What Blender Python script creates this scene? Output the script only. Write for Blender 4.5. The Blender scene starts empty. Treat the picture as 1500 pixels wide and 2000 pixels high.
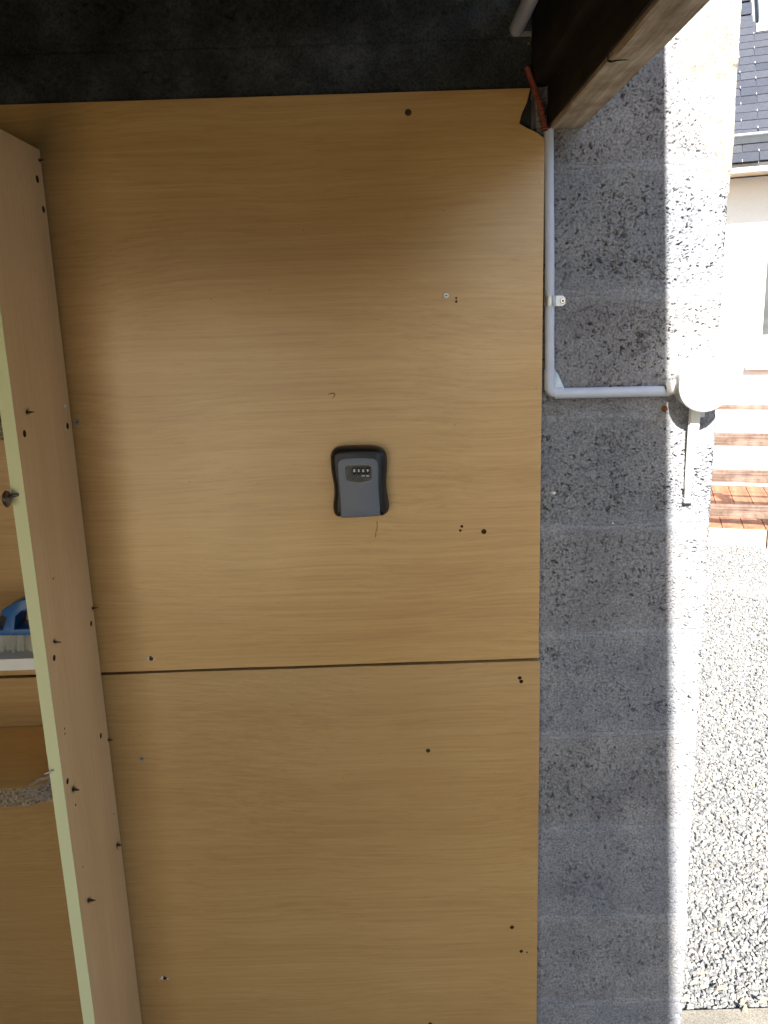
import bpy, bmesh, math, random
import numpy as np
from mathutils import Vector, Matrix
random.seed(4); RNG = np.random.default_rng(7)
S = bpy.context.scene
COL = S.collection

# ------------------------------------------------------------------ camera
F, PITCH, ROLL = 1580.0, math.radians(12.7), math.radians(1.9)   # focal length in pixels of a 1500 px wide frame
CAM = np.array([0.0, 0.0, 1.6])
_f = np.array([0, math.cos(PITCH), -math.sin(PITCH)])
_r0 = np.array([1.0, 0, 0]); _u0 = np.cross(_r0, _f)
_r = _r0*math.cos(ROLL) - _u0*math.sin(ROLL); _u = np.cross(_r, _f)
cd = bpy.data.cameras.new('camera'); cam = bpy.data.objects.new('camera', cd); COL.objects.link(cam)
cd.sensor_fit = 'HORIZONTAL'; cd.sensor_width = 36; cd.lens = F/1500*36
cd.clip_start = 0.02; cd.clip_end = 400
cam.matrix_world = Matrix(((_r[0], _u[0], -_f[0], 0), (_r[1], _u[1], -_f[1], 0), (_r[2], _u[2], -_f[2], 1.6), (0, 0, 0, 1)))
S.camera = cam

# ------------------------------------------------------------------ sky, sun, exposure
LDIR = Vector((0.056, 1.33, -1.0)).normalized()          # the way the sunlight travels
ELEV = math.asin(-LDIR.z)
w = bpy.data.worlds.new('World'); S.world = w; w.use_nodes = True
nt = w.node_tree; nt.nodes.clear()
sky = nt.nodes.new('ShaderNodeTexSky'); sky.sky_type = 'NISHITA'; sky.sun_disc = False
sky.sun_elevation = ELEV; sky.sun_rotation = math.atan2(-LDIR.x, -LDIR.y)
bg = nt.nodes.new('ShaderNodeBackground'); bg.inputs[1].default_value = 0.075
wo = nt.nodes.new('ShaderNodeOutputWorld')
nt.links.new(sky.outputs[0], bg.inputs[0]); nt.links.new(bg.outputs[0], wo.inputs[0])
sl = bpy.data.lights.new('sun', 'SUN'); sl.energy = 5.0; sl.angle = math.radians(0.55); sl.color = (1.0, 0.95, 0.87)
so = bpy.data.objects.new('sun', sl); COL.objects.link(so); so.rotation_euler = LDIR.to_track_quat('-Z', 'Y').to_euler()
so.location = (0, -6, 8)
S.view_settings.view_transform = 'Standard'; S.view_settings.look = 'None'; S.view_settings.gamma = 1
S.view_settings.use_curve_mapping = False; S.view_settings.exposure = 2.25

# ------------------------------------------------------------------ measuring helpers: a sight line met with a real plane
def ray(px, py): return _f + _r*(px-750)/F - _u*(py-1000)/F
def on_y(px, py, D): d = ray(px, py); return CAM + d*D/d[1]
def on_x(px, py, X): d = ray(px, py); return CAM + d*X/d[0]
def on_z(px, py, Z): d = ray(px, py); return CAM + d*(Z-1.6)/d[2]
def on_plane(px, py, p0, n):
    d = ray(px, py); return CAM + d*(np.dot(np.array(p0)-CAM, n)/np.dot(d, n))

# ------------------------------------------------------------------ materials
def _ramp(nt, fac, stops):
    r = nt.nodes.new('ShaderNodeValToRGB'); e = r.color_ramp.elements
    e[0].position, e[0].color = stops[0][0], (*stops[0][1], 1); e[1].position, e[1].color = stops[-1][0], (*stops[-1][1], 1)
    for p, c in stops[1:-1]: k = e.new(p); k.color = (*c, 1)
    nt.links.new(fac, r.inputs[0]); return r.outputs[0]
def _noise(nt, vec, scale, detail=4, rough=.55, dist=0):
    n = nt.nodes.new('ShaderNodeTexNoise'); n.inputs['Scale'].default_value = scale; n.inputs['Detail'].default_value = detail
    n.inputs['Roughness'].default_value = rough; n.inputs['Distortion'].default_value = dist
    nt.links.new(vec, n.inputs['Vector']); return n.outputs['Fac']
def _mapping(nt, vec, scale, loc=(0, 0, 0), rot=(0, 0, 0)):
    m = nt.nodes.new('ShaderNodeMapping'); m.inputs['Scale'].default_value = scale; m.inputs['Location'].default_value = loc
    m.inputs['Rotation'].default_value = rot; nt.links.new(vec, m.inputs['Vector']); return m.outputs[0]
def _mix(nt, a, b, fac, mode='MIX'):
    m = nt.nodes.new('ShaderNodeMix'); m.data_type = 'RGBA'; m.blend_type = mode
    for s, v in ((m.inputs[0], fac), (m.inputs[6], a), (m.inputs[7], b)):
        if isinstance(v, (int, float)): s.default_value = v
        elif isinstance(v, tuple): s.default_value = (*v, 1)
        else: nt.links.new(v, s)
    return m.outputs[2]
def _base(name, rough=.7, metal=0, spec=.5):
    m = bpy.data.materials.new(name); m.use_nodes = True; nt = m.node_tree; b = nt.nodes['Principled BSDF']
    b.inputs['Roughness'].default_value = rough; b.inputs['Metallic'].default_value = metal
    b.inputs['Specular IOR Level'].default_value = spec
    tc = nt.nodes.new('ShaderNodeTexCoord'); return m, nt, b, tc.outputs['Object']
def _bump(nt, b, h, strength, dist):
    k = nt.nodes.new('ShaderNodeBump'); k.inputs['Strength'].default_value = strength; k.inputs['Distance'].default_value = dist
    nt.links.new(h, k.inputs['Height']); nt.links.new(k.outputs[0], b.inputs['Normal'])
def mottled(name, c1, c2, scale=20, rough=.7, metal=0, bump=.2, bdist=.001, spec=.5, stretch=(1, 1, 1)):
    m, nt, b, v = _base(name, rough, metal, spec); v = _mapping(nt, v, stretch)
    n = _noise(nt, v, scale); nt.links.new(_ramp(nt, n, [(.3, c1), (.7, c2)]), b.inputs['Base Color'])
    n2 = _noise(nt, v, scale*6, 3); 
    if bump: _bump(nt, b, n2, bump, bdist)
    r = nt.nodes.new('ShaderNodeMapRange'); r.inputs[3].default_value = max(0, rough-.12); r.inputs[4].default_value = min(1, rough+.12)
    nt.links.new(n, r.inputs[0]); nt.links.new(r.outputs[0], b.inputs['Roughness'])
    return m
def laminate(name, along, light, mid, dark, rough=.30, seed=0.0, contrast=1.0, stains=True):
    """wood-print laminate; along = 0 grain runs in x, 2 grain runs in z, 1 in y"""
    m, nt, b, v = _base(name, rough, 0, .72)
    def st(a, c):
        s = [c, c, c]; s[along] = a; return tuple(s)
    warp = _noise(nt, _mapping(nt, v, st(1.1, 2.2), (seed, seed, seed)), 1.0, 2)
    comb = nt.nodes.new('ShaderNodeVectorMath'); comb.operation = 'ADD'
    sc = nt.nodes.new('ShaderNodeVectorMath'); sc.operation = 'SCALE'; sc.inputs['Scale'].default_value = .11
    cx = nt.nodes.new('ShaderNodeCombineXYZ')
    for i in range(3):
        if i != along: nt.links.new(warp, cx.inputs[i])
    nt.links.new(cx.outputs[0], sc.inputs[0]); nt.links.new(v, comb.inputs[0]); nt.links.new(sc.outputs[0], comb.inputs[1])
    vv = comb.outputs[0]
    bands = _noise(nt, _mapping(nt, vv, st(.4, 13), (seed, 0, seed)), 1.0, 3, .6)
    fine = _noise(nt, _mapping(nt, vv, st(3.0, 210), (0, seed, 0)), 1.0, 4, .65)
    pores = _noise(nt, _mapping(nt, vv, st(22, 700)), 1.0, 2, .5)
    mx = nt.nodes.new('ShaderNodeMath'); mx.operation = 'MULTIPLY_ADD'; mx.inputs[1].default_value = .75*contrast
    nt.links.new(fine, mx.inputs[0]); 
    sub = nt.nodes.new('ShaderNodeMath'); sub.operation = 'MULTIPLY_ADD'; sub.inputs[1].default_value = .45; sub.inputs[2].default_value = -.10*contrast
    nt.links.new(bands, sub.inputs[0]); nt.links.new(sub.outputs[0], mx.inputs[2])
    col = _ramp(nt, mx.outputs[0], [(.22, dark), (.5, mid), (.78, light)])
    pr = _ramp(nt, pores, [(.30, (.80, .74, .66)), (.42, (1, 1, 1))])
    col = _mix(nt, col, pr, .55, 'MULTIPLY')
    big = _noise(nt, v, 2.3, 3); col = _mix(nt, col, _ramp(nt, big, [(.3, (.88, .84, .78)), (.65, (1, 1, 1))]), .8, 'MULTIPLY')
    if stains:
        s = _noise(nt, _mapping(nt, v, (16, 16, 28)), 1.0, 5, .7)
        col = _mix(nt, col, _ramp(nt, s, [(.245, (.42, .24, .12)), (.30, (1, 1, 1))]), .8, 'MULTIPLY')
        g = _noise(nt, v, 75, 2, .5)
        col = _mix(nt, col, _ramp(nt, g, [(.17, (.35, .22, .12)), (.21, (1, 1, 1))]), .9, 'MULTIPLY')
    nt.links.new(col, b.inputs['Base Color'])
    rr = _ramp(nt, _noise(nt, v, 6, 4), [(.3, (rough-.02,)*3), (.7, (rough+.05,)*3)]); nt.links.new(rr, b.inputs['Roughness'])
    _bump(nt, b, fine, .12, .0006)
    return m
def oldwood(name, along, c1, c2, dark, rough=.85, grain=30):
    m, nt, b, v = _base(name, rough, 0, .25)
    s = [grain]*3; s[along] = 1.6
    g = _noise(nt, _mapping(nt, v, tuple(s)), 1.0, 5, .65, .4)
    s2 = [grain*7]*3; s2[along] = 14; g2 = _noise(nt, _mapping(nt, v, tuple(s2)), 1.0, 4, .7)
    big = _noise(nt, v, 11, 4, .6)
    col = _ramp(nt, g, [(.3, dark), (.48, c1), (.7, c2)])
    col = _mix(nt, col, _ramp(nt, big, [(.32, (.42, .34, .25)), (.58, (1, 1, 1))]), .75, 'MULTIPLY')
    col = _mix(nt, col, _ramp(nt, g2, [(.3, (.5, .45, .38)), (.5, (1, 1, 1))]), .6, 'MULTIPLY')
    nt.links.new(col, b.inputs['Base Color']); _bump(nt, b, g2, .7, .0012)
    return m
def blockmat(name, c1, c2, c3, fine=True):
    m, nt, b, v = _base(name, .95, 0, .12)
    n = _noise(nt, v, 9, 4); col = _ramp(nt, n, [(.3, c1), (.5, c2), (.72, c3)])
    g = _noise(nt, v, 260, 3, .6); col = _mix(nt, col, _ramp(nt, g, [(.32, (.50, .50, .53)), (.5, (1, 1, 1)), (.70, (1.35, 1.35, 1.3))]), .9, 'MULTIPLY')
    h = _noise(nt, v, 95, 2); col = _mix(nt, col, _ramp(nt, h, [(.28, (.78, .76, .76)), (.6, (1.05, 1.05, 1.05))]), .7, 'MULTIPLY')
    if not fine: nt.links.new(col, b.inputs['Base Color']); _bump(nt, b, g, .5, .0012); return m
    vo = nt.nodes.new('ShaderNodeTexVoronoi'); vo.inputs['Scale'].default_value = 75; nt.links.new(v, vo.inputs['Vector'])
    col = _mix(nt, col, (.75, .75, .72), _ramp(nt, vo.outputs['Distance'], [(.045, (.5,)*3), (.07, (0,)*3)]))
    nt.links.new(col, b.inputs['Base Color'])
    if fine: _bump(nt, b, g, .6, .0012)
    return m

MAT = {}
MAT['lam_panel'] = laminate('beech_laminate', 0, (.62, .40, .165), (.535, .33, .12), (.42, .24, .08))
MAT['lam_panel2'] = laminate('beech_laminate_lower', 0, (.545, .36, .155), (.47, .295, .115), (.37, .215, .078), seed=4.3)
MAT['lam_board'] = laminate('pale_laminate', 2, (.90, .66, .38), (.86, .60, .32), (.76, .50, .24), seed=2.1, contrast=.8)
MAT['shelftop'] = laminate('yellow_shelf_laminate', 0, (.86, .60, .22), (.80, .53, .18), (.66, .40, .12), seed=7)
MAT['chip'] = mottled('raw_chipboard', (.12, .08, .045), (.52, .42, .30), 260, .95, bump=.9, bdist=.002, spec=.1)
MAT['chipdark'] = mottled('chipboard_core', (.05, .028, .014), (.16, .09, .045), 300, .95, bump=.8, spec=.1)
MAT['green'] = mottled('pale_green_paint', (.74, .77, .44), (.80, .82, .49), 14, .6, bump=.25, bdist=.0006, stretch=(1, 1, .15))
MAT['block'] = blockmat('concrete_block', (.17, .18, .205), (.215, .225, .245), (.27, .275, .288))
MAT['block_b'] = blockmat('concrete_block_warm', (.18, .183, .20), (.225, .228, .24), (.275, .275, .28))
MAT['shade_tinted'] = blockmat('shade_tinted_concrete', (.020, .022, .021), (.042, .046, .047), (.09, .096, .10), False)  # block concrete with the shade under the roof put into its colour
MAT['mortar'] = blockmat('cement_mortar', (.19, .20, .225), (.235, .245, .265), (.285, .29, .30))
MAT['mortar_buff'] = blockmat('buff_mortar', (.20, .185, .15), (.27, .25, .21), (.34, .32, .28))
MAT['core'] = mottled('wall_core', (.18, .18, .18), (.25, .25, .25), 30, .95)
MAT['beam'] = oldwood('weathered_beam', 1, (.40, .32, .225), (.58, .49, .37), (.20, .15, .10), grain=42)
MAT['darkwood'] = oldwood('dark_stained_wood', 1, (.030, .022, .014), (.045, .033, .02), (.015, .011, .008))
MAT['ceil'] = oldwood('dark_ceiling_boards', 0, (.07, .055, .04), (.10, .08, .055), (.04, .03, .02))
MAT['pvc'] = mottled('grey_white_pvc', (.50, .55, .66), (.56, .61, .71), 30, .42, bump=.05)
MAT['pvcshine'] = mottled('scuffed_white_plastic', (.72, .72, .70), (.80, .80, .78), 20, .4, bump=.05)
MAT['tape'] = mottled('pale_blue_film', (.50, .64, .78), (.70, .80, .90), 60, .25, bump=.4)
MAT['orange'] = mottled('orange_sheath', (.20, .045, .028), (.28, .065, .038), 40, .6)
MAT['zinc'] = mottled('zinc_plated_steel', (.45, .47, .50), (.62, .64, .66), 80, .38, metal=.85, bump=.15)
MAT['screw'] = mottled('dull_steel', (.25, .24, .22), (.42, .40, .37), 200, .45, metal=.8)
MAT['darkscrew'] = mottled('darkened_screw', (.03, .02, .015), (.09, .055, .03), 300, .6, metal=.4)
MAT['rust'] = mottled('rust', (.16, .045, .015), (.32, .11, .04), 200, .9, bump=.8)
MAT['black'] = mottled('black_rubbery_plastic', (.004, .004, .005), (.006, .006, .007), 60, .42, bump=.06)
MAT['greycover'] = mottled('grey_metallic_cover', (.115, .13, .165), (.128, .145, .182), 300, .5, metal=.1, bump=.05, bdist=.0002)
MAT['rim'] = mottled('window_rim_grey', (.16, .17, .19), (.19, .20, .22), 200, .35, metal=.2)
MAT['dialdark'] = mottled('dial_black', (.008, .008, .008), (.015, .015, .015), 200, .3)
MAT['dialgrey'] = mottled('dial_plate', (.03, .032, .036), (.045, .048, .052), 200, .5, metal=.1)
MAT['digit'] = mottled('digit_white', (.70, .70, .66), (.82, .82, .78), 200, .5, bump=0)
MAT['white'] = mottled('white_shelf', (.80, .78, .72), (.86, .84, .79), 20, .5)
MAT['blue'] = mottled('blue_plastic', (.015, .10, .30), (.02, .125, .36), 50, .35, bump=.1)
MAT['bristle'] = mottled('white_bristle', (.62, .60, .52), (.78, .76, .68), 200, .7, stretch=(1, 1, .1))
MAT['bronze'] = mottled('brown_bronze', (.10, .07, .06), (.20, .14, .12), 90, .3, metal=.8)
MAT['web'] = mottled('dusty_cobweb', (.35, .35, .34), (.55, .55, .53), 200, .9)
MAT['render'] = mottled('white_render', (.66, .65, .62), (.72, .71, .68), 90, .95, bump=.5, bdist=.003)
MAT['fascia'] = mottled('white_fascia', (.62, .59, .54), (.72, .69, .64), 12, .6)
MAT['soffit'] = mottled('soffit_board', (.55, .48, .36), (.60, .53, .41), 12, .7)
MAT['gutter'] = mottled('zinc_gutter', (.40, .42, .43), (.50, .52, .53), 10, .5, metal=.5)
MAT['gdark'] = mottled('zinc_gutter_inside', (.16, .17, .17), (.22, .23, .23), 10, .6, metal=.3)
MAT['hook'] = mottled('steel_hook', (.75, .75, .75), (.85, .85, .85), 30, .25, metal=.6, bump=0)
MAT['glass'] = mottled('dark_window_glass', (.03, .035, .04), (.04, .045, .05), 3, .08, bump=0, spec=.8)
MAT['frame'] = mottled('grey_window_frame', (.03, .032, .035), (.045, .047, .05), 10, .4)
MAT['sillstone'] = mottled('sill_stone', (.55, .47, .36), (.62, .54, .43), 30, .8)
MAT['deckwood'] = oldwood('red_brown_deck', 1, (.25, .10, .055), (.30, .13, .075), (.15, .06, .03), grain=26)
MAT['railwood'] = oldwood('striped_rail_wood', 0, (.15, .10, .08), (.25, .19, .15), (.05, .032, .028), grain=75)
MAT['kerb'] = mottled('pinkish_kerb', (.24, .175, .135), (.34, .26, .20), 25, .9, bump=.5)
MAT['apron'] = blockmat('apron_concrete', (.14, .13, .11), (.18, .165, .14), (.22, .205, .175))
MAT['floor'] = blockmat('shed_floor_concrete', (.08, .075, .06), (.11, .10, .08), (.14, .125, .10))
MAT['asphalt'] = mottled('asphalt', (.025, .025, .027), (.045, .045, .045), 8, .95)
MAT['bounce_paving'] = mottled('sandy_bounce_paving', (.80, .63, .34), (.86, .69, .39), 8, .9)
MAT['ground'] = mottled('ground_earth', (.17, .17, .165), (.23, .23, .22), 3, .95)
MAT['sidewall'] = mottled('cream_side_wall', (.60, .50, .33), (.68, .57, .39), 5, .9)
MAT['leaf'] = mottled('dry_leaf', (.55, .33, .10), (.70, .48, .18), 80, .7)
def slatemat():
    m, nt, b, v = _base('slate', .42, 0, .5)
    oi = nt.nodes.new('ShaderNodeObjectInfo')
    col = _ramp(nt, oi.outputs['Random'], [(0, (.035, .038, .049)), (.5, (.043, .046, .058)), (1, (.052, .054, .065))])
    n = _noise(nt, v, 30, 4); col = _mix(nt, col, _ramp(nt, n, [(.3, (.8, .8, .8)), (.7, (1.15, 1.15, 1.15))]), .7, 'MULTIPLY')
    nt.links.new(col, b.inputs['Base Color']); _bump(nt, b, n, .3, .002); return m
MAT['slate'] = slatemat()
def stonemat():
    m, nt, b, v = _base('gravel_stone', .85, 0, .3)
    a = nt.nodes.new('ShaderNodeAttribute'); a.attribute_type = 'INSTANCER'; a.attribute_name = 'tone'
    col = _ramp(nt, a.outputs['Fac'], [(0, (.10, .10, .105)), (.25, (.16, .16, .165)), (.5, (.205, .205, .20)), (.93, (.27, .265, .255)), (.96, (.29, .24, .16)), (1, (.33, .325, .31))])
    n = _noise(nt, v, 120, 3); col = _mix(nt, col, _ramp(nt, n, [(.3, (.75, .75, .75)), (.7, (1.1, 1.1, 1.1))]), .7, 'MULTIPLY')
    nt.links.new(col, b.inputs['Base Color']); _bump(nt, b, n, .4, .001); return m
MAT['stone'] = stonemat()

# ------------------------------------------------------------------ object helpers
def tag(o, label=None, cat=None, group=None, kind=None):
    if label: o['label'] = label
    if cat: o['category'] = cat
    if group: o['group'] = group
    if kind: o['kind'] = kind
    return o
def thing(name, label, cat, loc=(0, 0, 0), group=None):
    o = bpy.data.objects.new(name, None); COL.objects.link(o); o.location = loc; o.empty_display_size = .05
    return tag(o, label, cat, group)
def root_loc(p):
    l = Vector((0, 0, 0))
    while p is not None: l += p.location; p = p.parent
    return l
def smooth(me, ang=40):
    me.shade_smooth()
    me.set_sharp_from_angle(angle=math.radians(ang))
def obj(name, verts, faces, mat, parent=None, sm=None, origin=None):
    me = bpy.data.meshes.new(name)
    rl = root_loc(parent); o0 = Vector(origin) if origin is not None else rl
    me.from_pydata([Vector(v)-o0 for v in verts], [], faces)
    me.validate(); me.update()
    bm = bmesh.new(); bm.from_mesh(me); bmesh.ops.recalc_face_normals(bm, faces=bm.faces); bm.to_mesh(me); bm.free()
    me.materials.append(MAT[mat] if isinstance(mat, str) else mat)
    if sm: smooth(me, sm)
    o = bpy.data.objects.new(name, me); COL.objects.link(o); o.parent = parent; o.location = o0-rl
    return o
def instance(name, me, M4, parent):
    o = bpy.data.objects.new(name, me); COL.objects.link(o); o.parent = parent
    o.matrix_local = Matrix.Translation(-root_loc(parent)) @ M4; return o
def bevel(o, wd, seg=2, ang=35):
    bm = bmesh.new(); bm.from_mesh(o.data)
    es = [e for e in bm.edges if len(e.link_faces) == 2 and e.calc_face_angle(0) > math.radians(ang)]
    bmesh.ops.bevel(bm, geom=es, offset=wd, segments=seg, profile=.5, affect='EDGES', clamp_overlap=True)
    bm.to_mesh(o.data); bm.free(); smooth(o.data, 50); return o
def join(parts):
    V, Fc = [], []
    for v, f in parts:
        k = len(V); V += [tuple(x) for x in v]; Fc += [tuple(i+k for i in q) for q in f]
    return V, Fc
def boxg(a, b):
    x0, y0, z0 = (min(p, q) for p, q in zip(a, b)); x1, y1, z1 = (max(p, q) for p, q in zip(a, b))
    v = [(x0, y0, z0), (x1, y0, z0), (x1, y1, z0), (x0, y1, z0), (x0, y0, z1), (x1, y0, z1), (x1, y1, z1), (x0, y1, z1)]
    return v, [(0, 3, 2, 1), (4, 5, 6, 7), (0, 1, 5, 4), (1, 2, 6, 5), (2, 3, 7, 6), (3, 0, 4, 7)]
def frameg(o, ax, ay, az, sx, sy, sz):
    """box from corner o along three axes"""
    o, ax, ay, az = map(np.array, (o, ax, ay, az)); v = []
    for k in (0, 1):
        for (i, j) in ((0, 0), (1, 0), (1, 1), (0, 1)): v.append(tuple(o+ax*sx*i+ay*sy*j+az*sz*k))
    return v, [(0, 3, 2, 1), (4, 5, 6, 7), (0, 1, 5, 4), (1, 2, 6, 5), (2, 3, 7, 6), (3, 0, 4, 7)]
def prismg(pts, ext):
    n = len(pts); e = np.array(ext); v = [tuple(p) for p in pts]+[tuple(np.array(p)+e) for p in pts]
    return v, [tuple(range(n)), tuple(range(2*n-1, n-1, -1))]+[(i, (i+1) % n, n+(i+1) % n, n+i) for i in range(n)]
def loftg(rings, cap0=True, cap1=True):
    n = len(rings[0]); v = [tuple(p) for r in rings for p in r]; f = []
    for k in range(len(rings)-1):
        for i in range(n): j = (i+1) % n; f.append((k*n+i, k*n+j, (k+1)*n+j, (k+1)*n+i))
    if cap0: f.append(tuple(range(n)))
    if cap1: f.append(tuple(range((len(rings)-1)*n, len(rings)*n)))
    return v, f
def basis(d):
    d = Vector(d).normalized(); a = Vector((0, 0, 1)) if abs(d.z) < .9 else Vector((1, 0, 0))
    s = d.cross(a).normalized(); return s, d.cross(s)
def tubeg(path, r, n=16, caps=True):
    path = [Vector(p) for p in path]; rs = r if isinstance(r, (list, tuple)) else [r]*len(path); rings = []; s0 = None
    for i, p in enumerate(path):
        d = (path[min(i+1, len(path)-1)]-path[max(i-1, 0)]).normalized()
        if s0 is None: s, t = basis(d)
        else: s = (s0-d*s0.dot(d)).normalized(); t = d.cross(s)
        s0 = s
        rings.append([p+(s*math.cos(a)+t*math.sin(a))*rs[i] for a in (2*math.pi*k/n for k in range(n))])
    return loftg(rings, caps, caps)
def discg(c, axis, prof, n=20, ecc=1.0):
    """turned shape: prof is a list of (distance along axis, radius)"""
    c = Vector(c); d = Vector(axis).normalized(); s, t = basis(d); rings = []
    for h, r in prof: rings.append([c+d*h+(s*math.cos(a)+t*math.sin(a)*ecc)*r for a in (2*math.pi*k/n for k in range(n))])
    return loftg(rings)
def cut(o, cutters):
    """bake boolean cuts into o's mesh; cutters is a list of (verts, faces, material)"""
    tmp = []
    for v, f, m in cutters:
        c = obj('cutter', v, f, m); tmp.append(c)
        md = o.modifiers.new('b', 'BOOLEAN'); md.operation = 'DIFFERENCE'; md.solver = 'EXACT'; md.object = c
        try: md.material_mode = 'TRANSFER'
        except Exception: pass
    dg = bpy.context.evaluated_depsgraph_get(); dg.update()
    me = bpy.data.meshes.new_from_object(o.evaluated_get(dg), preserve_all_data_layers=True, depsgraph=dg)
    o.modifiers.clear(); old = o.data; o.data = me; me.name = old.name
    for c in tmp: bpy.data.objects.remove(c, do_unlink=True)
    return o
# numpy noise
def vnoise(x, y, seed=0):
    xi, yi = np.floor(x).astype(np.int64), np.floor(y).astype(np.int64); xf, yf = x-xi, y-yi
    def h(a, b):
        q = (a*374761393+b*668265263+seed*1442695041) & 0xffffffff
        q = ((q ^ (q >> 13))*1274126177) & 0xffffffff
        return ((q ^ (q >> 16)) & 0xffff)/32767.5-1
    u, v = xf*xf*(3-2*xf), yf*yf*(3-2*yf)
    return (h(xi, yi)*(1-u)+h(xi+1, yi)*u)*(1-v)+(h(xi, yi+1)*(1-u)+h(xi+1, yi+1)*u)*v
def fbm(x, y, seed=0, o=3):
    s, a, t = 0, 1, 0
    for k in range(o): s = s+a*vnoise(x*2**k+k*17.3, y*2**k-k*9.1, seed+k); t += a; a *= .55
    return s/t
def gridmesh(name, P, mat, parent):
    """P: (rows, cols, 3) world positions"""
    R_, C_, _ = P.shape; rl = np.array(root_loc(parent))
    me = bpy.data.meshes.new(name); nv = R_*C_; me.vertices.add(nv)
    me.vertices.foreach_set('co', (P.reshape(-1, 3)-rl).astype(np.float32).ravel())
    i = np.arange(R_-1)[:, None]*C_+np.arange(C_-1)[None, :]
    q = np.stack([i, i+1, i+C_+1, i+C_], -1).reshape(-1, 4); nf = len(q)
    me.loops.add(nf*4); me.loops.foreach_set('vertex_index', q.ravel().astype(np.int32))
    me.polygons.add(nf); me.polygons.foreach_set('loop_start', np.arange(0, nf*4, 4, dtype=np.int32))
    me.update(calc_edges=True); me.shade_smooth(); me.materials.append(MAT[mat])
    o = bpy.data.objects.new(name, me); COL.objects.link(o); o.parent = parent; return o

# ================================================================== SETTING
WY = 1.400            # face of the block wall
XE = 0.582            # where the block wall ends
ZJ = [0.033+0.2013*k for k in range(13)]      # bed joints
tag(obj('ground', *boxg((-80, -80, -.3), (80, 80, -.03)), 'ground'), kind='structure')
tag(obj('shed_floor', *boxg((-1.6, -2.345, -.12), (.5, 1.62, 0.0)), 'floor'), kind='structure')
tag(obj('rear_floor', *boxg((-.55, -8, -.12), (.5, -2.35, 0.0)), 'floor'), kind='structure')
tag(obj('concrete_apron', *boxg((.505, 1.53, -.12), (6, 1.605, 0.004)), 'apron'), kind='structure')
tag(obj('driveway', *boxg((.505, -30, -.12), (14, 1.525, 0.0)), 'asphalt'), kind='structure')
tag(obj('yard', *boxg((-14, -30, -.12), (.5, -8.005, 0.0)), 'asphalt'), kind='structure')
tag(obj('bounce_terrace', *boxg((-9, -9.0, -.12), (-.555, -2.35, 0.0)), 'bounce_paving'), kind='structure')  # unseen pale paving, added to bounce warm sunlight onto the panels
tag(obj('side_yard', *boxg((-9, -2.345, -.12), (-1.605, 4, 0.0)), 'asphalt'), kind='structure')

# ---- block wall
wall = thing('block_wall', 'rough grey hollow concrete block wall behind the wooden panels, half in sun', 'wall', (0, WY, 0))
obj('wall_core', *boxg((-1.75, WY+.014, 0), (XE-.014, WY+.2, ZJ[12])), 'core', wall)
def block(x0, x1, z0, z1, step, zstep, end, seed, rough_=0.0):
    g = .003
    z0 += g; z1 -= g
    if step < .003:
        xs = np.concatenate([np.arange(x0+.002, .252, .02), np.arange(max(x0+.002, .258), x1, step)]) if x0 < .25 else np.arange(x0+.002, x1, step)
    else: xs = np.arange(x0+.002, x1-.002, step)
    us = xs; nx, ny = np.zeros(len(us)), -np.ones(len(us)); px, py = us.copy(), np.full(len(us), WY)
    offx = RNG.uniform(-.002, .0025)
    if end:
        ys = np.concatenate([np.array([.0]), np.arange(.0015, .02, .0015), np.arange(.02, .198, .01)])
        us = np.concatenate([us, x1+ys+.0015]); px = np.concatenate([px, np.full(len(ys), x1)]); py = np.concatenate([py, WY+ys])
        nx = np.concatenate([nx, np.where(ys == 0, .7, 1.)]); ny = np.concatenate([ny, np.where(ys == 0, -.7, 0.)])
        px = px+np.clip((px-x1+.1)/.1, 0, 1)*offx
    zs = np.arange(z0, z1+zstep*.5, zstep); U, Z = np.meshgrid(us, zs)
    e = np.minimum(Z-z0, z1-Z)
    if step < .006:
        mask = fbm(U/.05, Z/.05, seed, 3)
        A_, B_ = U*.83+Z*.56+.0022*vnoise(U/.004, Z/.004, seed+31), -U*.56+Z*.83+.0022*vnoise(U/.004+9, Z/.004, seed+32)
        n1 = fbm(A_/.0027, B_/.0026, seed+5, 2)
        thr = -.47+rough_*.6+.34*np.clip(mask+.15, -.4, .8)-.25*np.exp(-e/.010)
        pit = np.clip((thr-n1)*5, 0, 1)*.0046
        n2 = fbm(A_/.0062+40, B_/.0058, seed+9, 3); pit = np.maximum(pit, np.clip((-.52+rough_-n2+.20*mask-.2*np.exp(-e/.012))*7, 0, 1)*.011)
        d = pit+.0009*fbm(U/.0030, Z/.0030, seed+2, 2)+.0012*vnoise(U/.05, Z/.05, seed+3)
    else: d = np.zeros_like(U)
    d = d+.0035*np.exp(-e/.0022)
    if end:
        k = np.abs(U-x1); d = d+.004*np.exp(-k/.003)+np.clip(vnoise(U/.012, Z/.009, seed+12)-.25, 0, 1)*.011*np.exp(-k/.006)
    X = px[None, :]-nx[None, :]*d; Y = py[None, :]-ny[None, :]*d
    P = np.stack([X, Y, Z], -1)
    top = P[-1:].copy(); bot = P[:1].copy()
    for t in (top, bot): t[0, :, 0] -= nx*.016; t[0, :, 1] -= ny*.016
    P = np.concatenate([bot, P, top], 0)
    l = P[:, :1].copy(); l[:, 0, 1] += .016; P = np.concatenate([l, P], 1)
    gridmesh('concrete_block', P, 'shade_tinted' if (z0 > 1.6 and not end) else 'block' if seed % 2 else 'block_b', wall)
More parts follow.
